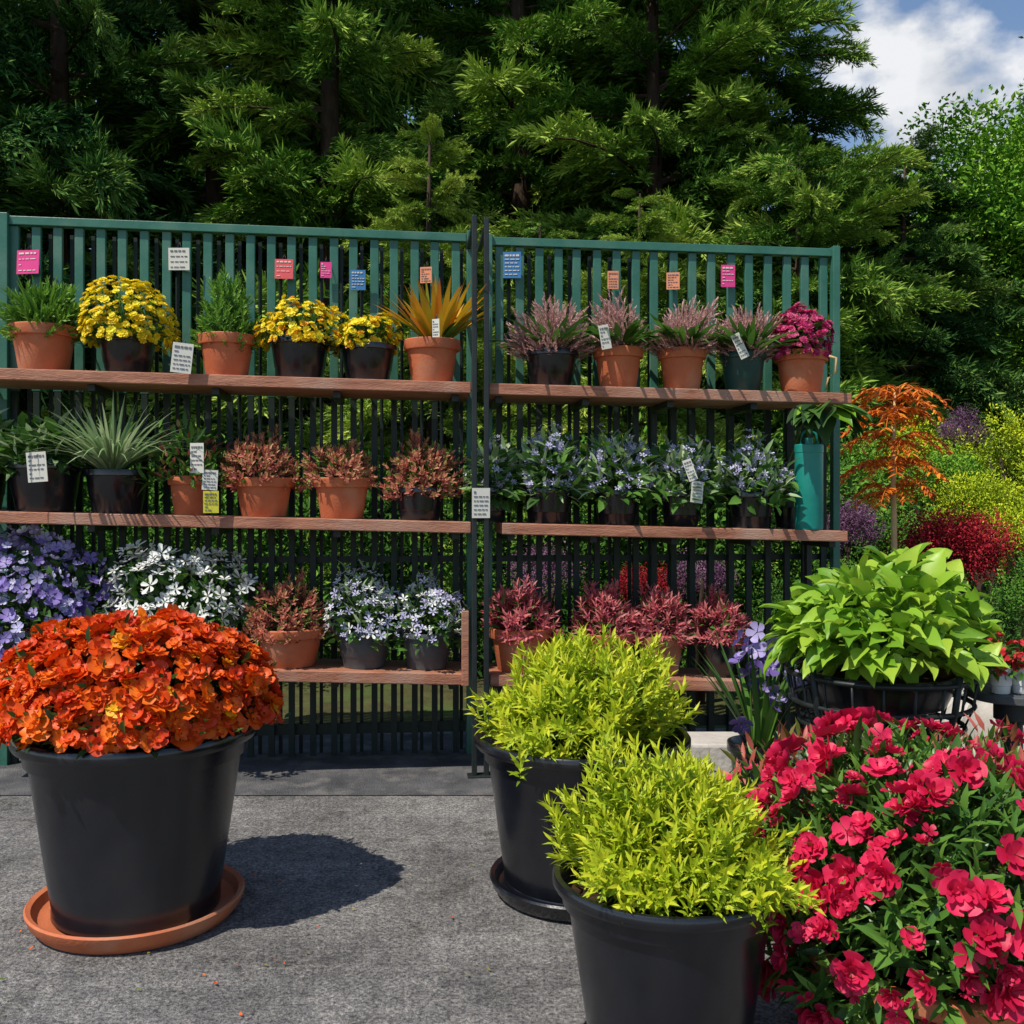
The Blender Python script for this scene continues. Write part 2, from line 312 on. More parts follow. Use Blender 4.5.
def foliage(kind,parent,z,R,h,seed):
    lf=lumpf(seed); mb=MB(); c=(0,0,0)
    if kind!='grass': stems(mb,14,R,h,'stem')
    if kind in('mum','mummag','mumg'):
        low=-.05; fl={'mum':'fl_yellow','mummag':'fl_mag2','mumg':'fl_yellow'}[kind]; R*=.95; h*=.93
        dome(mb,R*.92,h*.9,LEAF,420,.035,'lf_green',lf,.3,1,low)
        dome(mb,R,h,MUM,520 if kind!='mumg' else 300,.0155,fl,lf,.88,1.04,low,.4,.35,True)
        if kind=='mumg': dome(mb,R,h,MUM,80,.014,'fl_yellowor',lf,.9,1.0,low,.4,.3,True)
    elif kind=='cyp':
        shoots(mb,R*.98,h,360,14,NEEDLE,.026,'lf_cyp',lf,.08,-.15,.5,.5)
    elif kind=='fern':
        blades(mb,60,h*1.1,.012,'lf_cyp',.85,.7)
        shoots(mb,R*.98,h*.95,320,14,NEEDLE,.034,'lf_cyp',lf,.12,-.1,.45,.5,spread=.7)
    elif kind=='croton':
        blades(mb,85,h*1.1,.032,'lf_croton',.95,.3); blades(mb,25,h*.8,.03,'lf_green',.95,.6)
    elif kind=='heather':
        blades(mb,70,h*.85,.032,'lf_green',1.2,.9)
        shoots(mb,R*1.02,h*.92,430,22,NEEDLE,.017,'heather',lf,.11,.05,.2,.6,spread=.7)
    elif kind=='grass':
        blades(mb,260,h*1.3,.013,'lf_grass',1.0,1.0)
    elif kind=='mix':
        dome(mb,R,h,LANCE,260,.07,'lf_green',lf,.3,1,-.1,.5); dome(mb,R,h,LEAF,90,.045,'lf_red',lf,.8,1,0,.5)
    elif kind=='broad':
        dome(mb,R*.9,h*.9,LEAFW,340,.07,'lf_green',lf,.3,1,-.15,.3)
        dome(mb,R*.9,h*.9,LANCE,90,.09,'lf_grass',lf,.6,1,-.1,.3)
    elif kind=='red':
        dome(mb,R*.85,h*.8,LEAF,160,.04,'lf_green',lf,.2,.85,-.15)
        shoots(mb,R*.98,h*.93,260,9,LEAF,.023,'lf_red',lf,.05,-.1,.3,.75)
    elif kind=='redspk':
        dome(mb,R*.85,h*.75,LANCE,120,.05,'lf_green',lf,.2,.9,-.15)
        shoots(mb,R*.95,h*.92,150,11,LANCE,.036,'lf_redspk',lf,.07,-.05,.35,.7)
    elif kind=='lav':
        dome(mb,R*.97,h*.82,LEAFW,300,.062,'lf_green',lf,.25,1,-.25,.3)
        dome(mb,R*.92,h*.92,LANCE,210,.07,'lf_grass',lf,.4,1,-.1,.7)
        shoots(mb,R*.95,h*1.02,50,12,STAR,.013,'fl_lilac',lf,.05,.1,.8,.8)
        dome(mb,R*.95,h,STAR,90,.015,'fl_lilac',lf,.85,1.12,.1,.6,.5,True)
    elif kind=='whitelil':
        dome(mb,R*.9,h*.8,LEAFW,230,.05,'lf_green',lf,.25,1,-.25,.4)
        dome(mb,R*.95,h*.95,LANCE,120,.06,'lf_grass',lf,.4,1,-.1,.8)
        dome(mb,R*.95,h*.95,STAR,150,.018,'fl_lilac',lf,.85,1.08,.0,.6,.5,True)
        dome(mb,R*.95,h*.95,STAR,80,.019,'fl_white',lf,.85,1.08,.0,.6,.5,True)
    elif kind=='violet':
        dome(mb,R*.95,h*.9,LEAFW,600,.055,'lf_dark',lf,.3,1,-.4,.3)
        dome(mb,R*.95,h*.97,AZS,380,.025,'fl_violet',lf,.85,1.05,-.3,.3,.7,True)
        dome(mb,R*.95,h*.97,AZS,170,.024,'fl_lilac',lf,.88,1.08,-.3,.3,.7,True)
    elif kind=='cyclamen':
        dome(mb,R*.95,h*.85,LEAFW,480,.055,'lf_green',lf,.3,1,-.4,.3)
        dome(mb,R*.95,h*.95,STAR,380,.03,'fl_white',lf,.85,1.12,-.2,.6,.6,True)
    return mb.obj('foliage',parent,(0,0,z))
NAMES={'mum':'potted_yellow_chrysanthemum','mumg':'potted_yellow_chrysanthemum','mummag':'potted_magenta_chrysanthemum','cyp':'potted_dwarf_cypress','fern':'potted_fern','croton':'potted_croton','heather':'potted_heather','grass':'potted_ornamental_grass','mix':'potted_coleus','broad':'potted_leafy_plant','red':'potted_red_sedum','redspk':'potted_red_leucothoe','lav':'potted_lavender_aster','whitelil':'potted_white_aster','violet':'potted_violet_petunia','cyclamen':'potted_white_cyclamen'}
# ------------------------------------------------------------ rack geometry
MS=.109; Y0=4.434
def D(px): return Y0/(1-MS*(px-512)/F)
th=math.atan(MS); U=np.array([math.cos(th),math.sin(th),0]); Nn=np.array([-math.sin(th),math.cos(th),0])
def RP(px,py): return W(px,py,D(px))
SH={1:[((-60,366),(471,382)),((489,383),(852,393))],2:[((-60,510),(471,522)),((502,523),(848,531))],3:[((-60,664),(468,674)),((490,675),(742,681))]}
def shelf_z(row,px):
    (a,b)=SH[row][0] if px<480 else SH[row][1]
    A=RP(*a);B=RP(*b); X=RP(px,500)[0]; t=(X-A[0])/(B[0]-A[0]); return A[2]+(B[2]-A[2])*t
rack=empty('plant_display_rack',tuple(RP(478,500)*np.array([1,1,0])))
rl=np.array(rack.location)
def rackobj(mb,name,bv=.003):
    for i in range(len(mb.V)): mb.V[i]=mb.V[i]-rl
    o=mb.obj(name,rack,None,False); 
    if bv: bevel(o,bv)
    return o
SD=.36
for row in SH:
    for (a,b) in SH[row]:
        mb=MB(); A=RP(*a);B=RP(*b)
        beam(mb,A,B,Nn,0,SD*.49,-.05,0,'wood'); beam(mb,A-UP*.0005,B-UP*.002,Nn,SD*.51,SD,-.05,0,'wood')
        rackobj(mb,'shelf_board',.004)
        mb=MB()
        for k in range(5):
            t=.03+.94*k/4; P=A+(B-A)*t
            beam(mb,P-U*.015,P+U*.015,Nn,.06,SD+.03,-.08,-.052,'dark')
        rackobj(mb,'shelf_bracket',0)
BK=.42
def BP(px,py,bk=BK):
    return W(px,py,D(px)+bk)
def topz(px):
    if px<480: y=217+(235-217)*(px-5)/465
    else: y=238+(250-238)*(px-488)/347
    return H+(HOR-y)/F*(D(px)+BK)
mb=MB(); mb2=MB()
def ppx(p0,p1,step):
    A=BP(p0,500);B=BP(p1,500); n=int(round(np.linalg.norm(B-A)/step)); 
    return [ (A+(B-A)*i/n) for i in range(n+1)]
def pxof(P): return 512+P[0]/P[1]*F
for (a,b) in((5,466),(490,833)):
    A=BP(a,500);B=BP(b,500); A[2]=topz(a);B[2]=topz(b)
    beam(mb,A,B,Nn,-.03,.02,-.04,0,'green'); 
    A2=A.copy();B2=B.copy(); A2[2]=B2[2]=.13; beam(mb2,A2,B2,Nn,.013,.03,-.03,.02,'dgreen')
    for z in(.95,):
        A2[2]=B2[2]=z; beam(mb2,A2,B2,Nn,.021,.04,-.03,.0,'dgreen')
    for P in ppx(a+10,b-10,.098):
        z=topz(pxof(P)); zm=shelf_z(1,pxof(P))-.05; j=rng.normal(0,.003)
        w=.02
        q=P.copy(); q[2]=0
        V0=q-U*w+U*j; V1=q+U*w+U*j
        beam(mb,V0,V1,Nn,-.012,.012,zm,z-.041,'green')
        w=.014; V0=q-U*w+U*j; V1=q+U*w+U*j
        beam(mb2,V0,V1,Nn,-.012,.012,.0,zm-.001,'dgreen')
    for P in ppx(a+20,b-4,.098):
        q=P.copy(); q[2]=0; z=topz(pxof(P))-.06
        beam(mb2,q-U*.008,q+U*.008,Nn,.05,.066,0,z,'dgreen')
rackobj(mb,'green_slats',.003); rackobj(mb2,'lower_balusters',0)
mb=MB()
for px in(7,470,488,833):
    q=BP(px,500); q[2]=0; z=topz(px); beam(mb,q-U*.018,q+U*.018,Nn,-.045,.0,0,z+.01,'green')
for px,zt in((474,0),(486,0),):
    q=RP(px,500); q[2]=0; z=topz(px)-.03; beam(mb,q-U*.011,q+U*.011,Nn,-.035,-.003,0,z,'dark')
    z1=z-.02; beam(mb,q-U*.01,q+U*.01,Nn,-.003,BK-.045,z1-.03,z1,'dark'); beam(mb,q-U*.03,q+U*.03,Nn,-.05,.02,0,.012,'dark')
q=RP(465,500); q[2]=0; beam(mb,q-U*.016,q+U*.016,Nn,-.02,-.003,shelf_z(3,466)-.05,shelf_z(3,466)+.28,'wood')
for px in(838,): 
    q=RP(px,500); q[2]=0; beam(mb,q-U*.014,q+U*.014,Nn,SD*.9,SD,0,shelf_z(1,px)-.05,'dark')
q=RP(812,500); q[2]=0; beam(mb,q-U*.018,q+U*.018,Nn,SD*.7,SD*.8,shelf_z(2,815),shelf_z(1,815)-.05,'dark')
rackobj(mb,'frame_posts',.003)
# ------------------------------------------------------------ shelf plants
P=[(1,44,327,64,'terra','fern',2,84,275),(1,128,338,58,'black','mum',78,174,287),(1,227,336,56,'terra','cyp',196,260,279),(1,300,340,62,'black','mumg',257,339,303),(1,368,346,58,'black','mumg',334,401,314),(1,432,341,56,'terra','croton',398,480,284),
(1,551,352,56,'black','heather',506,598,288),(1,618,349,50,'terra','heather',588,652,292),(1,682,350,48,'terra','heather',643,724,292),(1,743,354,46,'tealdark','heather',714,784,297),(1,801,352,52,'terra','mummag',773,831,311),
(2,45,462,74,'black','broad',-4,84,425),(2,-25,462,66,'black','broad',-60,20,420),(2,117,470,64,'black','grass',56,164,405),(2,190,476,42,'terra','mix',150,226,430),(2,264,478,60,'terra','red',220,302,428),(2,342,478,58,'terra','red',306,382,434),(2,420,488,54,'black','red',383,462,432),
(2,490,488,40,'black','lav',468,516,438),(2,548,488,54,'black','lav',508,588,430),(2,617,490,50,'black','lav',576,657,434),(2,681,491,46,'black','lav',648,722,438),(2,751,492,48,'black','lav',718,792,443),
(3,290,627,70,'terra','red',242,338,568),(3,364,629,58,'grey','whitelil',328,400,572),(3,427,631,54,'grey','whitelil',398,464,574),(3,180,622,80,'black','cyclamen',104,238,550),(3,40,625,100,'black','violet',-25,118,540),
(3,520,627,62,'terra','redspk',478,562,571),(3,606,632,54,'terra','redspk',572,642,584),(3,660,634,50,'terrad','redspk',628,692,582),(3,717,634,46,'black','redspk',686,750,584)]
for i,(row,cx,py,pw,pm,kind,l,r,t) in enumerate(P):
    Y=D(cx)+.15; zb=shelf_z(row,cx)+.001; X=(cx-512)/F*Y
    zt=H+(HOR-py)/F*Y; R=pw/2/F*Y; h=max(.08,zt-zb)
    nm=NAMES[kind]; e=empty(nm,(X,Y,zb)); e.rotation_euler=(0,0,rng.random()*6)
    pot(e,R,h,pm,'terra' if pm.startswith('terra') else 'nursery')
    fr=(r-l)/2/F*Y; fh=(py-t)/F*Y+.02
    fo=foliage(kind,e,h-.02,fr,fh,i)
    sx=((l+r)/2-cx)/F*Y; a=-e.rotation_euler[2]; fo.location.x+=sx*math.cos(a)*.7; fo.location.y+=sx*math.sin(a)*.7
# ------------------------------------------------------------ large pots
def bigplant(name,px,Y,R,rb,h,saucer,smat,mat='black',style='big'):
    X=(px-512)/F*Y; e=empty(name,(X,Y,.003)); z=pot(e,R,h,mat,style,rb,saucer,smat); return e,z
e,z=bigplant('potted_orange_chrysanthemum',138,2.95,.33,.235,.535,.305,'terra')
lf=lumpf(50,.07); mb=MB(); stems(mb,30,.34,.3,'stem',.005)
dome(mb,.375,.28,LEAF,1700,.045,'lf_dark',lf,.4,.96,.05)
p,a,s=dome(mb,.395,.32,ORG,1000,.028,'fl_orange',lf,.9,1.05,.09,.3,.4,True,sv=.28)
mb.put(CEN,p,a,jit(len(p),1),s*.9,'fl_centre',None,True)
dome(mb,.395,.31,ORG,45,.025,'fl_yellowor',lf,.98,1.04,.1,.3,.3,True)
dome(mb,.4,.32,LEAF,160,.04,'lf_dark',lf,.95,1.05,.05,.5,.4)
mb.obj('foliage',e,(0,0,z-.005))
def limeplant(px,Y,R,rb,h,sa,fr,fh,seed,dx=0,sz=.043,n=560):
    e,z=bigplant('potted_lime_spirea',px,Y,R,rb,h,sa,'black'); lf=lumpf(seed,.26); mb=MB(); stems(mb,40,fr,fh,'stem',.004)
    dome(mb,fr*.82,fh*.7,LEAF,1500,sz,'lf_lime',lf,.3,.9,.02)
    shoots(mb,fr,fh,n,15,LANCE,sz*1.1,'lf_lime',lf,.1,.05,.5,.62,rj=.35)
    mb.obj('foliage',e,(dx,0,z-.005))
limeplant(582,3.13,.325,.245,.47,.29,.31,.285,61,sz=.036,n=640)
limeplant(668,2.15,.24,.17,.40,.2,.25,.235,62,sz=.029,n=760)
# azalea in front right
e,z=bigplant('potted_crimson_azalea',940,2.3,.3,.22,.2,None,None,'terra','terra')
lf=lumpf(70,.08); mb=MB(); c=(.0,0,.13)
stems(mb,60,.4,.33,'stem',.005)
AR,AH,AY=.42,.35,.34
dome(mb,AR,AH,LANCE,3400,.065,'lf_azalea',lf,.35,1.0,-.8,.3,.6,c=c,Ry=AY)
shoots(mb,AR,AH,300,8,LANCE,.058,'lf_azalea',lf,.06,-.8,.5,.9,c=c,Ry=AY)
dome(mb,AR,AH,AZ3,300,.032,'fl_magenta',lf,1.0,1.1,-.75,.2,.5,True,c=c,Ry=AY)
dome(mb,AR,AH,AZ,120,.028,'fl_magenta',lf,1.0,1.1,-.7,.2,.6,True,c=c,Ry=AY)
dome(mb,AR,AH,AZS,90,.02,'fl_magenta',lf,1.0,1.12,-.5,.25,.6,True,c=c,Ry=AY)
mb.obj('foliage',e,(0,0,z-.02))
for (px,Y,R_,z_) in((810,2.9,.24,.3),(945,3.0,.27,.33)):
    e,z=bigplant('potted_blush_azalea',px,Y,.2,.15,z_,None,None,'terrad','terra')
    lf=lumpf(71+int(px),.2); mb=MB(); stems(mb,40,R_,.2,'stem',.005)
    dome(mb,R_,.2,LANCE,900,.065,'lf_azalea',lf,.3,1.0,-.5,.3,.6)
    dome(mb,R_,.2,LANCE,300,.06,'lf_blush',lf,.85,1.1,-.1,.6,.5)
    dome(mb,R_,.21,AZS,34,.03,'fl_magenta',lf,.95,1.1,0,.4,.4,True)
    mb.obj('foliage',e,(0,0,z-.03))
# hosta on stand
Y=3.6; e=empty('potted_hosta_on_stand',((880-512)/F*Y,Y,.003))
lathe([(.001,.47),(.17,.47),(.22,.49),(.26,.58),(.27,.585),(.27,.605),(.255,.605),(.245,.57)],'black','bowl_planter',e)
lathe([(.24,.57),(.001,.585)],'soil','soil',e)
mb=MB()
for k in range(4):
    a=k*math.pi/2+.5; c_,s_=math.cos(a),math.sin(a)
    mb.tube([(c_*.33,s_*.33,.63),(c_*.31,s_*.31,.5),(c_*.24,s_*.24,.3),(c_*.22,s_*.22,.18),(c_*.3,s_*.3,0)],.012,'dark',8)
for rr,zz in((.325,.6),(.31,.5),(.28,.42),(.225,.2)):
    mb.tube([(rr*math.cos(t),rr*math.sin(t),zz) for t in np.linspace(0,2*math.pi,41)],.009,'dark',6)
for k in range(20):
    a=k*math.pi/10; c_,s_=math.cos(a),math.sin(a)
    mb.tube([(c_*.325,s_*.325,.6),(c_*.31,s_*.31,.5),(c_*.28,s_*.28,.42),(c_*.15,s_*.15,.4),(0,0,.4)],.005,'dark',5)
mb.obj('stand',e)
lf=lumpf(80,.1); mb=MB(); stems(mb,50,.3,.28,'stem',.005)
dome(mb,.3,.28,HOSTA,280,.085,'lf_hosta',lf,.4,.85,.05,.0,.5)
dome(mb,.35,.33,HOSTA,560,.082,'lf_hosta',lf,.82,1.02,.1,-.3,.45)
mb.obj('foliage',e,(0,0,.63))
# side table with small pots
Y=3.5; zt=H-.19*Y
tb=empty('garden_side_table',((1012-512)/F*Y,Y,0))
lathe([(.001,zt-.03),(.14,zt-.03),(.15,zt-.025),(.15,zt-.004),(.145,zt),(.001,zt)],'grey','table_top',tb)
lathe([(.001,.002),(.16,.002),(.16,.02),(.05,.035),(.035,.06),(.035,zt-.12),(.06,zt-.1),(.06,zt-.032),(.001,zt-.032)],'dark','pedestal',tb)
for i,(px,pm) in enumerate(((992,'white'),(1013,'white'),(1036,'grey'))):
    e=empty('potted_red_begonia',((px-512)/F*Y,Y-.06,zt+.002)); pot(e,.042,.09,pm,'nursery')
    lf=lumpf(90+i); mb=MB(); dome(mb,.055,.08,LEAFW,90,.035,'lf_green',lf,.2,1); dome(mb,.055,.1,AZS,30,.02,'fl_red',lf,.9,1.1,0,.5,.4,True); mb.obj('foliage',e,(0,0,.08))
# teal canister on shelf 2
Y=D(809)+.06; zb=shelf_z(2,809); e=empty('teal_watering_canister',((809-512)/F*Y,Y,zb+.001)); h=(527-442)/F*Y; R=.064
lathe([(.001,0),(R*.95,0),(R,.01),(R,h*.9),(R*1.03,h*.905),(R*1.03,h*.99),(R*.98,h),(.001,h)],'teal','body',e)
lathe([(R*.3,h),(R*.3,h+.03),(.001,h+.03)],'teal','cap',e)
mb=MB(); mb.tube([(-R*.6,0,h),(-R*.5,0,h+.05),(0,0,h+.075),(R*.5,0,h+.05),(R*.6,0,h)],.006,'teal',6); mb.obj('handle',e)
# broad-leaved plant in a small pot on shelf 2, arching forward beside the canister
Y=D(782)+.27; zs=shelf_z(2,782); e=empty('potted_philodendron',((786-512)/F*Y,Y,zs+.001)); 
lathe([(.001,0),(.045,0),(.06,.1),(.055,.1),(.001,.08)],'black','pot',e)
tipv=np.array([.1,-.27,shelf_z(1,806)-.05-zs-.03]); mb=MB()
mb.tube([(0,0,.08),(.0,-.02,.3),(.04,-.12,tipv[2]-.06),tuple(tipv)],.007,'stem',6)
n=22; a=rng.random(n)*6.28; d=np.stack([np.cos(a),np.sin(a)*.4-.6,rng.random(n)*.4-.35],1)
mb.put(HOSTA,d*.05+tipv,d,UP+jit(n,.2),.16,'lf_dark'); n=7; d=nrm(np.stack([rng.normal(0,1,n),-np.ones(n)*.5,rng.random(n)*.3-.2],1)); mb.put(HOSTA,d*.06+tipv,d,UP+jit(n,.2),.12,'lf_hosta')
mb.obj('foliage',e)
mb=MB()
mb.tube([W(826,390,D(826)-.02),W(828,378,D(826)-.04),W(836,372,D(826)-.05),W(836,358,D(826)-.04),W(829,356,D(826)-.03)],.006,'stake',6); o=mb.obj('hanging_hook')
# orange sumac tree: tiers of arching plumes
Y=5.4; X=(893-512)/F*Y; e=empty('sumac_tree',(X,Y,0)); mb=MB()
mb.tube([(0,0,0),(.01,0,.8),(0,0,1.4),(.01,.0,1.8)],[.022,.018,.014,.006],'stake',8)
for (zt_,cnt,LL) in((1.25,9,.2),(1.38,11,.27),(1.52,11,.28),(1.66,10,.25),(1.78,9,.24)):
  for k in range(cnt):
    a=6.28*k/cnt+rng.normal(0,.25); o=np.array([math.cos(a),math.sin(a),0]); L=LL*rng.uniform(.7,1.15); zz=zt_+rng.normal(0,.02)
    pts=[np.array([0,0,zz])+o*L*t+UP*(L*(1.0*t-1.15*t*t)) for t in np.linspace(0,1,12)]
    mb.tube(pts,.003,'lf_sumac',4)
    pts=np.array(pts[3:]); s=nrm(np.cross(o,UP))
    for sg in(-1,1):
        q=np.repeat(pts,2,0)+jit(len(pts)*2,.004); ax=nrm(s*sg+o*.6-UP*.25+jit(len(q),.2)); mb.put(LANCE,q,ax,UP+jit(len(q),.3),.055,'lf_sumac')
mb.obj('foliage',e)
# purple iris right of shelf 3
Y=4.0; e=empty('potted_purple_iris',((760-512)/F*Y,Y,.003)); z=pot(e,.13,.25,'black','nursery'); mb=MB()
blades(mb,45,.5,.022,'lf_green',.5,.5); dome(mb,.13,.42,AZS,30,.04,'fl_violet',lumpf(3),.85,1.05,.3,.3,.5,True); mb.obj('foliage',e,(0,0,z-.02))
# pale stone block
mb=MB(); box(mb,(0,0,.09),(.34,.25,.18),'stone'); 
o=mb.obj('stone_block',None,((712-512)/F*4.2,4.35,.006),False); bevel(o,.012)
for i,(px,Y,s) in enumerate(((1000,4.7,.3),(1050,4.5,.35),(940,5.2,.3))):
    bm=bmesh.new(); bmesh.ops.create_icosphere(bm,subdivisions=3,radius=s); K=rng.normal(size=(5,3))*4/s*.4
    for v in bm.verts:
        f=1+.08*sum(math.sin(np.dot(k,v.co)) for k in K); v.co*=f; v.co.z*=.7
    me=bpy.data.meshes.new('garden_boulder'); bm.to_mesh(me); bm.free(); me.materials.append(M['stone']); me.polygons.foreach_set('use_smooth',[True]*len(me.polygons))
    mkobj('garden_boulder',me,None,((px-512)/F*Y,Y,s*.4))
# ------------------------------------------------------------ tags
def tag(px,py,w,h,mat,Y,tilt=0.):
    e=empty('price_tag',tuple(W(px,py,Y))); ww=w/F*Y; hh=h/F*Y
    e.rotation_euler=(rng.normal(0,.05),math.radians(tilt),rng.normal(0,.12)+.05)
    mb=MB(); box(mb,(0,0,0),(ww,.003,hh),mat); o=mb.obj('card',e,None,False)
    mb=MB()
    ink='ink' if mat in('tag_white','tag_yellow','tag_orange') else 'tag_white'
    lines=6 if hh>ww*1.2 else 4
    for k in range(lines):
        y=hh*(.36-.72*k/(lines-1)); x=-ww*.4
        th_=hh*(.035 if k else .07)
        while x<ww*.34:
            lw=ww*rng.uniform(.08,.25); lw=min(lw,ww*.4-x)
            box(mb,(x+lw/2,-.0028,y),(lw,.002,th_),ink); x+=lw+ww*.06
            if rng.random()<.15: break
    mb.obj('print',e,None,False)
    mb=MB()
    mb.tube([(-ww*.1,0,hh*.5),(0,.02,hh*.5+.03),(ww*.1,0,hh*.5)],.0018,'dark',4); mb.obj('loop',e)
for (px,py,w,h,m) in((28,262,24,24,'tag_pink'),(179,259,21,22,'tag_white'),(284,269,18,20,'tag_red'),(326,270,11,16,'tag_pink'),(358,280,15,20,'tag_blue'),(426,275,12,16,'tag_orange'),(512,265,18,26,'tag_blue'),(613,280,11,18,'tag_orange'),(673,281,13,17,'tag_orange'),(728,276,14,22,'tag_pink')):
    tag(px,py,w,h,m,D(px)+BK-.05)
for (px,py,w,h,m,tl) in((182,358,20,30,'tag_white',6),(37,467,20,30,'tag_white',-4),(197,458,14,30,'tag_white',0),(210,480,15,20,'tag_white',3),(211,502,15,22,'tag_yellow',0),(481,503,18,30,'tag_white',0),(436,328,8,18,'tag_white',0),(605,337,10,24,'tag_white',-10),(740,346,9,26,'tag_white',-25),(690,470,9,22,'tag_white',-20),(697,492,13,22,'tag_white',8)):
    tag(px,py,w,h,m,D(px)-.04,tl)
# ------------------------------------------------------------ ground
def sheet(name,x0,x1,y0,y1,z,mat):
    me=bpy.data.meshes.new(name); me.from_pydata([(x0,y0,z),(x1,y0,z),(x1,y1,z),(x0,y1,z)],[],[(0,1,2,3)]); me.materials.append(mat); return mkobj(name,me)
M['earth']=noisemat('mulch_ground',(.05,.04,.02),(.09,.1,.035),6,.95,1,40,spec=.1,c3=(.07,.13,.03),s3=.8)
def pavemat():
    m,nt,N,L=newmat('grey_weave_ground')
    tc=N.new('ShaderNodeTexCoord')
    def noise(s,d=6,r=.6):
        n=N.new('ShaderNodeTexNoise'); n.inputs['Scale'].default_value=s; n.inputs['Detail'].default_value=d; n.inputs['Roughness'].default_value=r; L.new(tc.outputs['Object'],n.inputs[0]); return n.outputs[0]
    def mult(a,b,f=1):
        mu=N.new('ShaderNodeMixRGB'); mu.blend_type='MULTIPLY'; mu.inputs[0].default_value=f; L.new(a,mu.inputs[1]); L.new(b,mu.inputs[2]); return mu.outputs[0]
    def rp(src,a,b,p,q):
        r=ramp(N,[a,b]); r.color_ramp.elements[0].position=p; r.color_ramp.elements[1].position=q; L.new(src,r.inputs[0]); return r.outputs[0]
    c=rp(noise(1.7,8,.75),(.12,.117,.118),(.29,.28,.275),.34,.64)
    c=mult(c,rp(noise(90,3,.9),(.25,.25,.26),(1.7,1.7,1.66),.36,.64))
    c=mult(c,rp(noise(22,6,.85),(.6,.6,.62),(1.35,1.34,1.3),.38,.62))
    c=mult(c,rp(noise(4.3,8,.8),(1,1,1),(.38,.39,.35),.54,.66),.9)
    p=N.new('ShaderNodeBsdfPrincipled'); p.inputs['Roughness'].default_value=.85; p.inputs['Specular IOR Level'].default_value=.25; L.new(c,p.inputs['Base Color'])
    b=N.new('ShaderNodeBump'); b.inputs['Strength'].default_value=1; b.inputs['Distance'].default_value=.012; L.new(noise(110,3,.85),b.inputs['Height']); L.new(b.outputs[0],p.inputs['Normal'])
    o=N.new('ShaderNodeOutputMaterial'); L.new(p.outputs[0],o.inputs[0]); return m
sheet('ground',-150,150,-60,250,-.004,M['earth'])
sheet('paved_yard',-9,6,-6,5.35,.0,pavemat())
M['fabric']=noisemat('weed_fabric',(.05,.051,.056),(.13,.13,.135),5,.8,1,150,spec=.2,c3=(.16,.155,.15),s3=9)  # dark fabric behind the seam, with the rack's shade also in its colour
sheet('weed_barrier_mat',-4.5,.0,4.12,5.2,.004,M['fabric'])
mb=MB(); n=110; p=np.stack([rng.uniform(-2,.5,n),rng.uniform(2.2,4.2,n),np.full(n,.008)],1); d=jit(n,1); d[:,2]=0
mb.put(LEAF,p,d,UP+jit(n,.3),rng.uniform(.006,.018,n),'lf_yg')
n=40; p=np.stack([-1.1+rng.normal(0,.45,n),2.75+rng.normal(0,.35,n),np.full(n,.009)],1); d=jit(n,1); d[:,2]=0
mb.put(LEAF,p,d,UP+jit(n,.3),rng.uniform(.01,.02,n),'fl_orange'); mb.obj('fallen_leaves')
# ------------------------------------------------------------ trees
def branchbase(mat,seed,tw=24,lsz=.05,dens=14):
    r=np.random.default_rng(seed); mb=MB(); 
    f=lambda t: np.stack([t,.05*np.sin(t*3+seed),.16*t-.34*t*t],-1)
    mb.tube(f(np.linspace(0,1,5)),np.linspace(.012,.003,5),'bark',4)
    pos=[];ax=[]
    for i in range(tw):
        t=.12+.86*i/tw
        for sg in(-1,1):
            b=f(np.array(t)); L=(.36*(1-t)**.7+.07)*r.uniform(.6,1.2); d=nrm(np.array([.75,sg*.8*r.uniform(.7,1.1),r.normal(.03,.2)]))
            ts=np.linspace(.08,1,max(4,int(dens*L/.3+3)))
            for s in ts:
                q=b+d*L*s+UP*(-.28*L*s*s)
                for k in(-1,1,0):
                    sd=nrm(np.array([-d[1],d[0],0]))*k
                    pos.append(q+r.normal(0,.006,3)); ax.append(nrm(d*1.1+sd*.8+r.normal(0,.3,3)-UP*.1))
    pos=np.array(pos);ax=np.array(ax); n=len(pos)
    mb.put(NQ,pos,ax,UP+r.normal(0,.6,(n,3)),lsz*r.uniform(.7,1.3,n),mat,np.clip(r.normal(.45,.18,n)+.6*(pos[:,0]-.55),0,1))  # paler toward branch tips: new growth plus sunlit tips put into the colour
    return mb.freeze()
BR={k:[branchbase(k,s,24,.066,17) for s in range(3)] for k in('cone_d','cone_m','cone_l')}
BRC={k:[branchbase(k,s,16,.13,7) for s in range(3)] for k in('cone_d','cone_m')}
def conifer(px,Y,height,rbase,mat,n=90,z0=.5,lean=0,power=.8,name='conifer_tree',coarse=False):
    X=(px-512)/F*Y; e=empty(name,(X,Y,0)); e.rotation_euler=(0,lean,0)
    mb=MB(); mb.tube([(0,0,-.05),(.03,0,height*.3),(-.03,.02,height*.65),(0,0,height)],[height*.015,height*.012,height*.007,.01],'bark',10); mb.obj('trunk',e)
    mb=MB()
    for i in range(n):
        t=(i+rng.random())/n; z=z0+(height-z0)*t; L=rbase*(1-t)**power*rng.uniform(.55,1.2)+.25
        a=i*2.4+rng.normal(0,.3)
        back=math.sin(a)>.35 or z>8.2 or coarse
        b=(BRC if back and mat in BRC else BR)[mat][rng.integers(3)]
        mb.copyin(b,(rng.normal(0,.3),rng.normal(.06,.2)-.35*t,a),(L,L*rng.uniform(.7,1.0),L*rng.uniform(.8,1.6)),(0,0,z),rng.normal(0,.15))
    mb.obj('foliage',e,None,False,False)
conifer(60,11,11,2.9,'cone_d',100,.8)
conifer(215,12.5,12,2.6,'cone_d',90,.8)
conifer(330,11.5,11.5,2.7,'cone_m',95,.8)
conifer(430,9.6,4.8,1.4,'cone_l',80,.6)
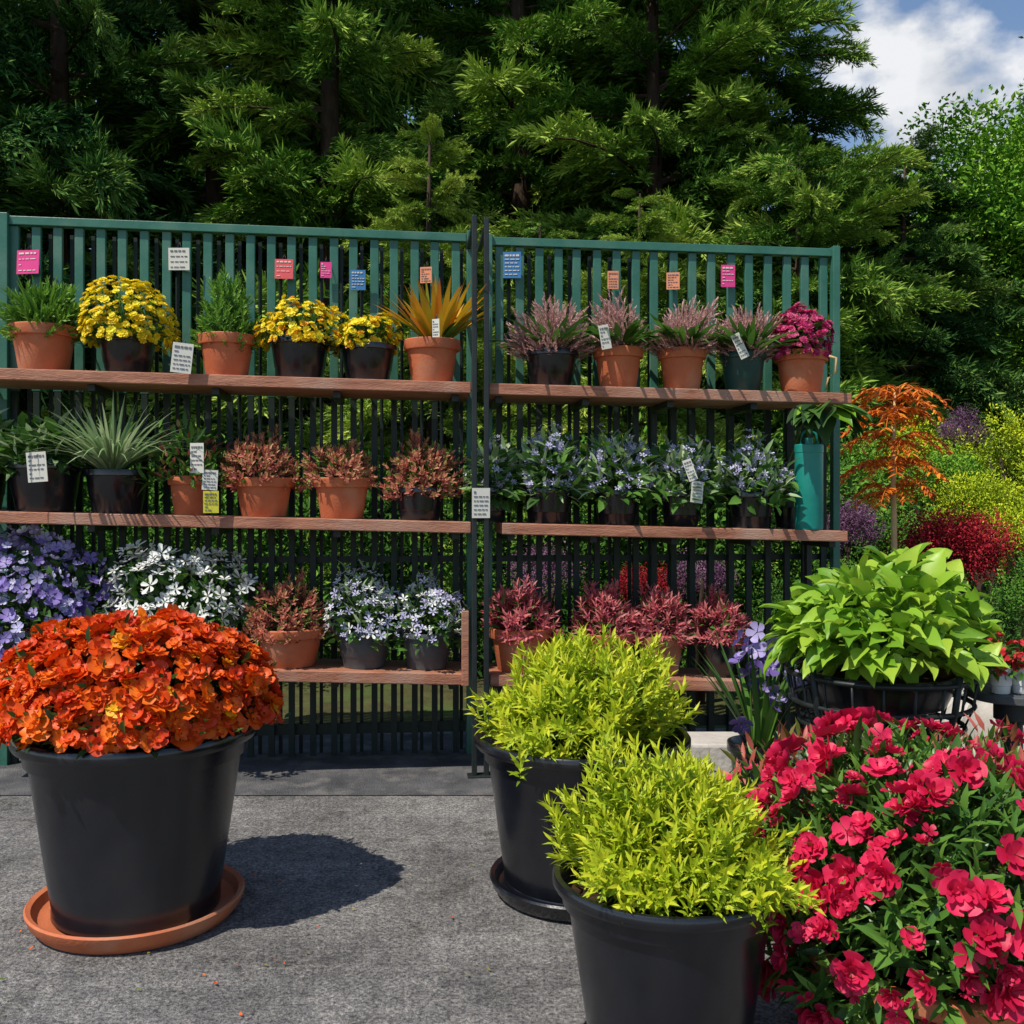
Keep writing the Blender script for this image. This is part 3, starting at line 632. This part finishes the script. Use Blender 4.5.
conifer(520,12.5,12,2.6,'cone_m',95,.8)
conifer(655,12,10.5,2.6,'cone_m',110,.8,power=.6)
conifer(757,12.6,8.8,2.4,'cone_m',100,.8,power=.55)
conifer(640,9.4,4.1,1.4,'cone_l',65,.5)
conifer(800,10.5,4.9,1.9,'cone_m',80,.5,power=.5)
conifer(905,12,5.4,1.9,'cone_d',75,.5,power=.5)
conifer(540,9.8,3.9,1.2,'cone_m',50,.5)
conifer(-90,12,11,2.9,'cone_m',65,.8)
for px in(10,140,290,440,600):
    conifer(px,16.5+rng.random()*2,15,3.6,'cone_d',70,2,coarse=True)
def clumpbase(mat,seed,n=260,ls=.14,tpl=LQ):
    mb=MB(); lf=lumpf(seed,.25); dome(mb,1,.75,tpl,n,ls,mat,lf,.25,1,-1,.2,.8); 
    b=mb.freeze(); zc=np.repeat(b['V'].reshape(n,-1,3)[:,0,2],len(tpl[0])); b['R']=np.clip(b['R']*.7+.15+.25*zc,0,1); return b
CL={k:[clumpbase(k,s,330,.16) for s in range(3)] for k in('decid','cone_m')}
CS={k:[clumpbase(k,s+10,420,.13) for s in range(3)] for k in('yew','lf_maroon','lf_purple','sh_dark','sh_green','lf_yg','decid')}
def decid(px,Y,height,R,mat='decid',n=70,name='maple_tree',cs=.5):
    X=(px-512)/F*Y; e=empty(name,(X,Y,0)); mb=MB(); mb.tube([(0,0,-.05),(.05,0,height*.3),(0,0,height*.9)],[.14,.1,.02],'bark',10)
    cz=height*.56; rz=height*.44; lf=lumpf(int(px)+5,.12); d=dirs(n,-.9); r=(.4+.6*rng.random(n)**.6)*lf(d); p=d*np.array([R,R,rz])*r[:,None]; p[:,2]+=cz
    m2=MB()
    for i in range(n):
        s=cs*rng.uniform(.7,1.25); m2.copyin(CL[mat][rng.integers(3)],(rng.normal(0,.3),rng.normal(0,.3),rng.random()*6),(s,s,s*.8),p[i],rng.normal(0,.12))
        if i%5==0 and r[i]<.85: mb.tube([(0,0,max(.5,p[i][2]-R*.7)),p[i]*np.array([.5,.5,1])-UP*.25,p[i]],[.05,.03,.012],'bark',6)
    mb.obj('trunk',e); m2.obj('foliage',e,None,False,False)
decid(1005,14,6.8,2.0,n=300,cs=.52)
decid(1110,12.5,7.4,2.2,n=180)
decid(925,15,6.0,1.7,n=150)
decid(860,17,6.0,2.0,'cone_m',n=70)
mb=MB()
for i in range(240):
    X=rng.uniform(-18,20); Y=rng.uniform(22,25); px=512+X/Y*F
    zmax=13 if px<640 else (8.5-(px-640)*.012 if px<860 else 5.0)
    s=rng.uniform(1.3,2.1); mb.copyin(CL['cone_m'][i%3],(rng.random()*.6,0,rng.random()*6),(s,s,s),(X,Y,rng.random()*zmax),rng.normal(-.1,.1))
mb.obj('distant_tree_line',None,None,False,False)
mb=MB()
for i in range(170):
    X=rng.uniform(-4.6,2.6); Y=rng.uniform(6.6,7.4); z=rng.random()**.8*1.4
    k='sh_dark' if rng.random()<.5 else 'sh_green'
    s=rng.uniform(.28,.45); mb.copyin(CS[k][i%3],(rng.random()*.6,0,rng.random()*6),(s,s,s),(X,Y,z),rng.normal(0,.1))
mb.obj('hedge',None,None,False,False)
def shrub(name,px,py,Y,Rpx,hpx,mat,n=14):
    X=(px-512)/F*Y; R=Rpx/F*Y; top=H+(HOR-py)/F*Y; e=empty(name,(X,Y,0)); hh=hpx/F*Y; mb=MB()
    c=top-hh*.5
    for k in range(4): mb.tube([(0,0,-.02),(rng.normal(0,.2)*R,rng.normal(0,.2)*R,c*.5),(rng.normal(0,.4)*R,rng.normal(0,.4)*R,c)],[.03,.02,.01],'bark',6)
    mb.obj('stems',e); mb=MB()
    for i in range(n):
        d=dirs(1,-.7)[0]; r=rng.uniform(.4,.8); s=R*rng.uniform(.35,.5)
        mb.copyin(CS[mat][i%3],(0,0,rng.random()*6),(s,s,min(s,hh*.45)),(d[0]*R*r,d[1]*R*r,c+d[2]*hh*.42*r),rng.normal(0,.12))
    mb.obj('foliage',e,None,False,False)
shrub('purple_smokebush',962,400,8.2,28,56,'lf_purple')
shrub('golden_shrub',905,415,8.8,60,110,'yew',20)
shrub('golden_shrub',1010,402,8.0,55,110,'yew',20)
shrub('green_shrub',945,432,7.8,45,110,'decid',22)
shrub('green_shrub',858,428,7.6,38,120,'decid',20)
shrub('golden_shrub',870,468,7,45,110,'lf_yg',20)
shrub('golden_shrub',985,470,7,52,70,'yew',22)
shrub('green_shrub',920,490,6.6,55,130,'sh_green',24)
shrub('golden_shrub',1040,480,6.6,50,130,'yew',24)
shrub('japanese_maple_shrub',955,510,5.5,56,80,'lf_maroon',34)
shrub('green_shrub',850,520,5.9,50,160,'sh_green',24)
shrub('bronze_shrub',850,500,6.2,36,60,'lf_purple',16)
shrub('green_shrub',1040,545,5.2,50,120,'sh_green',24)
shrub('green_shrub',960,590,5.3,70,120,'sh_dark',24)
shrub('green_shrub',790,560,6.0,60,160,'sh_dark',24)
shrub('purple_smokebush',545,545,5.9,42,60,'lf_purple',14)
shrub('purple_smokebush',700,548,6.0,36,60,'lf_purple',14)
shrub('japanese_maple_shrub',645,560,6.0,36,50,'lf_maroon',14)
# ------------------------------------------------------------ light and sky
az=math.atan2(-.74,-.67); el=math.radians(57)
w=bpy.data.worlds.new('World'); S.world=w; w.use_nodes=True; nt=w.node_tree; N=nt.nodes; L=nt.links; N.clear()
sky=N.new('ShaderNodeTexSky'); sky.sky_type='NISHITA'; sky.sun_disc=False; sky.sun_elevation=el; sky.sun_rotation=az%(2*math.pi); sky.air_density=1.0; sky.dust_density=.3; sky.ozone_density=2
tc=N.new('ShaderNodeTexCoord'); mp=N.new('ShaderNodeMapping'); mp.inputs['Scale'].default_value=(1,1,1.6)
L.new(tc.outputs['Generated'],mp.inputs[0])
n=N.new('ShaderNodeTexNoise'); n.inputs['Scale'].default_value=7; n.inputs['Detail'].default_value=8; n.inputs['Roughness'].default_value=.55; L.new(mp.outputs[0],n.inputs[0])
vd=N.new('ShaderNodeVectorMath'); vd.operation='DISTANCE'; vd.inputs[1].default_value=(.385,.865,.315); L.new(tc.outputs['Generated'],vd.inputs[0])
mr=N.new('ShaderNodeMapRange'); mr.inputs[1].default_value=0; mr.inputs[2].default_value=.18; mr.inputs[3].default_value=.32; mr.inputs[4].default_value=0; L.new(vd.outputs['Value'],mr.inputs[0])
ad=N.new('ShaderNodeMath'); ad.operation='ADD'; L.new(n.outputs[0],ad.inputs[0]); L.new(mr.outputs[0],ad.inputs[1])
r=ramp(N,[(0,0,0),(1,1,1)]); r.color_ramp.elements[0].position=.62; r.color_ramp.elements[1].position=.76; L.new(ad.outputs[0],r.inputs[0])
n2=N.new('ShaderNodeTexNoise'); n2.inputs['Scale'].default_value=14; n2.inputs['Detail'].default_value=6; L.new(mp.outputs[0],n2.inputs[0])
cc=ramp(N,[(3.8,4.1,4.6),(6.2,6.3,6.5)]); cc.color_ramp.elements[0].position=.35; cc.color_ramp.elements[1].position=.6; L.new(n2.outputs[0],cc.inputs[0])
mi=N.new('ShaderNodeMixRGB'); L.new(r.outputs[0],mi.inputs[0]); L.new(sky.outputs[0],mi.inputs[1]); L.new(cc.outputs[0],mi.inputs[2])
bg=N.new('ShaderNodeBackground'); bg.inputs[1].default_value=.14; L.new(mi.outputs[0],bg.inputs[0])
o=N.new('ShaderNodeOutputWorld'); L.new(bg.outputs[0],o.inputs[0])
sl=bpy.data.lights.new('sun','SUN'); sl.energy=5; sl.angle=math.radians(.5); sl.color=(1,.93,.82)
so=bpy.data.objects.new('sun',sl); S.collection.objects.link(so)
ce=math.cos(el); dv=Vector((-math.sin(az)*ce,-math.cos(az)*ce,-math.sin(el))); so.rotation_euler=dv.to_track_quat('-Z','Y').to_euler(); so.location=(-5,-3,8)
cam=bpy.data.cameras.new('camera'); co=bpy.data.objects.new('camera',cam); S.collection.objects.link(co); co.location=(0,0,H); co.rotation_euler=(math.pi/2,0,0)
cam.sensor_width=36; cam.lens=F/1024*36; cam.shift_y=-12/1024; cam.clip_start=.05; cam.clip_end=600
S.camera=co
S.view_settings.view_transform='Standard'; S.view_settings.look='None'; S.view_settings.exposure=0
print('verts',sum(len(m.vertices) for m in bpy.data.meshes))
